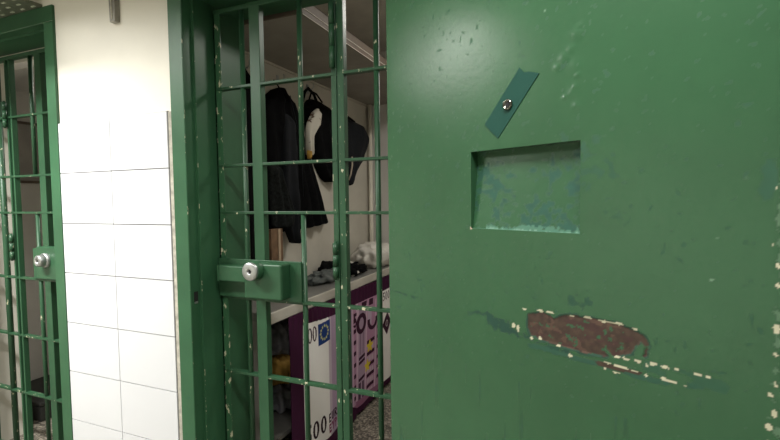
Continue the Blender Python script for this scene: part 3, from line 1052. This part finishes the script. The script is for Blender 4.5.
def lump(cx, cy, cz, rx_, ry, rz_, seed, amp=0.25, flat=0.0, n1=36, n2=22, fr=3.0):
    """crumpled closed lump resting on its base"""
    b = MB()
    vs, fs = [], []
    rng = random.Random(seed)
    ph = [rng.uniform(0, 6.28) for _ in range(9)]
    for j in range(n2 + 1):
        th = math.pi * j / n2
        for i in range(n1):
            a = 2 * math.pi * i / n1
            d = Vector((math.sin(th) * math.cos(a), math.sin(th) * math.sin(a), math.cos(th)))
            k = 1 + amp * (0.5 * math.sin(fr * d.x * 2 + ph[0]) * math.sin(fr * d.y * 2.3 + ph[1]) + 0.35 * math.sin(fr * 3 * d.y + ph[2] + 2 * d.z) + 0.28 * abs(math.sin(fr * 4 * (d.x + d.z) + ph[3])) + 0.16 * math.sin(fr * 7 * d.y + ph[4]) * math.sin(fr * 6 * d.z + ph[5]))
            z = d.z * rz_ * k
            z = max(z, -rz_ * 0.75)
            vs.append((cx + d.x * rx_ * k, cy + d.y * ry * k, cz + rz_ * 0.75 + z))
    for j in range(n2):
        for i in range(n1):
            i2 = (i + 1) % n1
            fs.append((j * n1 + i, (j + 1) * n1 + i, (j + 1) * n1 + i2, j * n1 + i2))
    return b.add(vs, fs, 0, True)


def hook(y, z, label):
    t_ = thing('coat_hook', label, 'hook', (XW, y, z + 0.01), group='coat hooks on the cell wall')
    MB().box(0, 0.004, -0.012, 0.012, -0.03, 0.03).build('back_plate', 'steel', t_, bevel=0.001)
    MB().path([(0.003, 0, 0.0), (0.03, 0, -0.004), (0.045, 0, 0.006), (0.048, 0, 0.022), (0.044, 0, 0.032)], 0.0035, 8).build('prong', 'steel', t_)


hook(0.60, 2.085, 'small steel hook holding the black garment nearest the bars')
hook(0.90, 2.090, 'small steel hook holding the long black coat')
hook(1.22, 2.110, 'small steel hook holding the black bag')
hook(1.68, 2.080, 'small steel hook holding the navy backpack')

b = garment([(2.10, .53, .60), (2.06, .48, .65), (1.98, .46, .68), (1.7, .45, .70), (1.4, .46, .70), (1.1, .47, .69), (1.02, .48, .66)], XW + .003, .085, 3, 2)
tag(b.build('black_jacket', 'black'), 'black garment hanging nearest the bars, beside the green reveal', 'jacket')

CO = thing('black_coat', 'long black coat hanging on a hook, in the middle of the clothes', 'coat', (0, 0, 0))
garment([(2.06, .90, .96), (2.03, .83, 1.00), (1.95, .715, 1.05), (1.86, .71, 1.10), (1.77, .71, 1.14), (1.62, .72, 1.22), (1.455, .73, 1.31), (1.30, .75, 1.37), (1.235, .77, 1.40), (1.232, .78, 1.40)], XW + .003, .080, 5, 3, hem=0.03, amp=.017).build('coat_body', 'black', CO)
garment([(1.93, .86, .93), (1.8, .83, .965), (1.6, .83, .97), (1.35, .845, .975), (1.22, .86, .97), (1.15, .90, .945)], XW + .055, .055, 2, 6, nu=20).build('sleeve', 'navy', CO)
b = MB()
b.path([(XW + .012, .85, 2.09), (XW + .03, .84, 2.075), (XW + .05, .85, 2.04), (XW + .045, .86, 2.02)], .004, 8)
b.build('hanging_loop', 'black', CO)
b = MB()
b.path([(XW + .10, .88, 2.0), (XW + .125, .92, 1.8), (XW + .128, .945, 1.6), (XW + .125, .955, 1.42)], .0022, 6)
b.build('piping', 'navy', CO)

b = garment([(1.60, .66, .74), (1.50, .65, .78), (1.40, .66, .83), (1.32, .67, .87), (1.255, .68, .85)], XW + .10, .045, 3, 8, nu=30, amp=.014)
tag(b.build('fleece_scarf', 'fleece'), 'dark grey fleece scarf hanging over the left side of the black coat', 'scarf')

BG = thing('black_bag', 'black cloth bag hanging right of the coat, behind the spotted toy', 'bag')
garment([(2.06, 1.24, 1.36), (2.045, 1.20, 1.50), (2.0, 1.15, 1.53), (1.85, 1.175, 1.54), (1.74, 1.21, 1.54), (1.62, 1.28, 1.54), (1.55, 1.35, 1.53), (1.53, 1.40, 1.48)], XW + .003, .075, 3, 4).build('bag_body', 'black', BG)
b = MB()
b.path([(XW + .02, 1.13, 2.02), (XW + .045, 1.12, 2.08), (XW + .05, 1.15, 2.105), (XW + .055, 1.21, 2.08), (XW + .05, 1.25, 2.04)], .010, 8)
b.path([(XW + .02, 1.20, 2.03), (XW + .045, 1.20, 2.10), (XW + .05, 1.25, 2.09), (XW + .05, 1.32, 2.05)], .006, 8)
b.build('strap', 'black', BG)

TOY = thing('soft_toy', 'off-white cloth toy with brown spots hanging against the black bag', 'toy')
garment([(1.975, 1.16, 1.185), (1.94, 1.10, 1.195), (1.87, 1.045, 1.185), (1.83, 1.03, 1.13), (1.79, 1.03, 1.09), (1.73, 1.025, 1.07), (1.68, 1.03, 1.065)], XW + .100, .035, 2, 5, nu=24, amp=.006).build('body', 'spotted', TOY)
garment([(1.70, 1.025, 1.05), (1.67, 1.02, 1.055), (1.655, 1.025, 1.045)], XW + .112, .022, 1, 5, nu=10, amp=.002).build('foot', 'yellow', TOY)

BP = thing('navy_backpack', 'dark navy backpack hanging at the far end, near the corner pipe', 'backpack')
garment([(2.02, 1.62, 1.82), (1.985, 1.57, 1.96), (1.90, 1.56, 2.085), (1.85, 1.56, 2.075), (1.7, 1.57, 1.93), (1.6, 1.57, 1.79), (1.51, 1.60, 1.68)], XW + .003, .10, 2, 7, amp=.01).build('pack_body', 'navy', BP)
b = MB()
b.path([(XW + .03, 1.52, 2.11), (XW + .04, 1.56, 2.07), (XW + .05, 1.61, 2.03), (XW + .07, 1.69, 2.00), (XW + .06, 1.78, 1.99)], .008, 8)
b.build('shoulder_strap', 'black', BP)
MB().path([(XW + .115, 1.62, 1.71), (XW + .118, 1.615, 1.65), (XW + .112, 1.60, 1.58), (XW + .095, 1.60, 1.54)], .006, 8).build('webbing_end', 'tan', BP)

WB = thing('wooden_board', 'narrow brown wooden board leaning on the wall under the hanging clothes', 'board', (XW + 0.092, 0.725, 0.886))
MB().box(0.02, 0.045, -0.10, 0.0, 0.0, 0.36).build('board_face', 'wood', WB)
MB().box(0.046, 0.052, -0.045, -0.028, 0.0, 0.36).build('board_edge', 'wood_pale', WB)

# on the bench
CL = thing('dark_clothes', 'crumpled dark grey clothes lying on the bench', 'clothes', (0, 0, 0.8855))
lump(-1.44, 1.14, 0, .085, .17, .034, 3, .35, n1=54, n2=30, fr=5).build('grey_cloth', 'greycloth', CL)
lump(-1.40, 1.36, 0, .075, .17, .040, 5, .45, n1=54, n2=30, fr=5).build('black_cloth', 'black', CL)
lump(-1.515, 1.29, 0, .05, .08, .055, 8, .3).build('black_cloth', 'black', CL)
BP2 = MB()
BP2.path([(-1.335, 1.30, .012), (-1.33, 1.42, .028), (-1.38, 1.50, .045), (-1.42, 1.44, .075), (-1.40, 1.33, .080)], .010, 8)
BP2.build('pale_trim', 'white_plastic', CL)
b = lump(-1.41, 1.82, 0.8855, .135, .215, .10, 11, .20, n1=60, n2=36, fr=5)
tag(b.build('plastic_bag', 'white_plastic'), 'crumpled white plastic bag on the far end of the bench', 'bag')

# under the bench
b = lump(-1.45, .66, .281, .085, .09, .075, 21, .3, fr=4)
tag(b.build('plastic_bag', 'clear_plastic'), 'crumpled grey plastic bag lowest on the shelf under the bench', 'bag')
b = lump(-1.45, .65, .432, .085, .085, .075, 22, .3, fr=4)
tag(b.build('yellow_cloth', 'yellow'), 'ochre yellow cloth bundle stuffed under the bench beside the purple towel', 'cloth')
b = lump(-1.45, .65, .585, .08, .07, .10, 23, .25, fr=4)
tag(b.build('plastic_bag', 'clear_plastic'), 'pale grey bag topmost under the bench beside the purple towel', 'bag')

# ------------------------------------------------------------------ far cell
BD = thing('framed_board', 'grey board in a brown frame on the far cell wall', 'board', (-3.60, 0.72, 1.76))
MB().box(0, 0.012, -0.30, 0.42, -0.20, 0.20).build('panel', 'board', BD)
for fz in (0.198, -0.217):
    MB().box(0, 0.025, -0.32, 0.44, fz, fz + 0.018).build('frame_rail', 'frame_brown', BD)
BX = thing('storage_chest', 'low black chest on the floor of the far cell', 'chest', (-3.36, 0.78, 0))
MB().box(-0.235, 0.235, -0.36, 0.5, 0.0, 0.10).build('chest_body', 'blackpaint', BX, bevel=0.01)
MB().box(-0.238, 0.238, -0.363, 0.503, 0.102, 0.125).build('lid', 'blackpaint', BX, bevel=0.006)
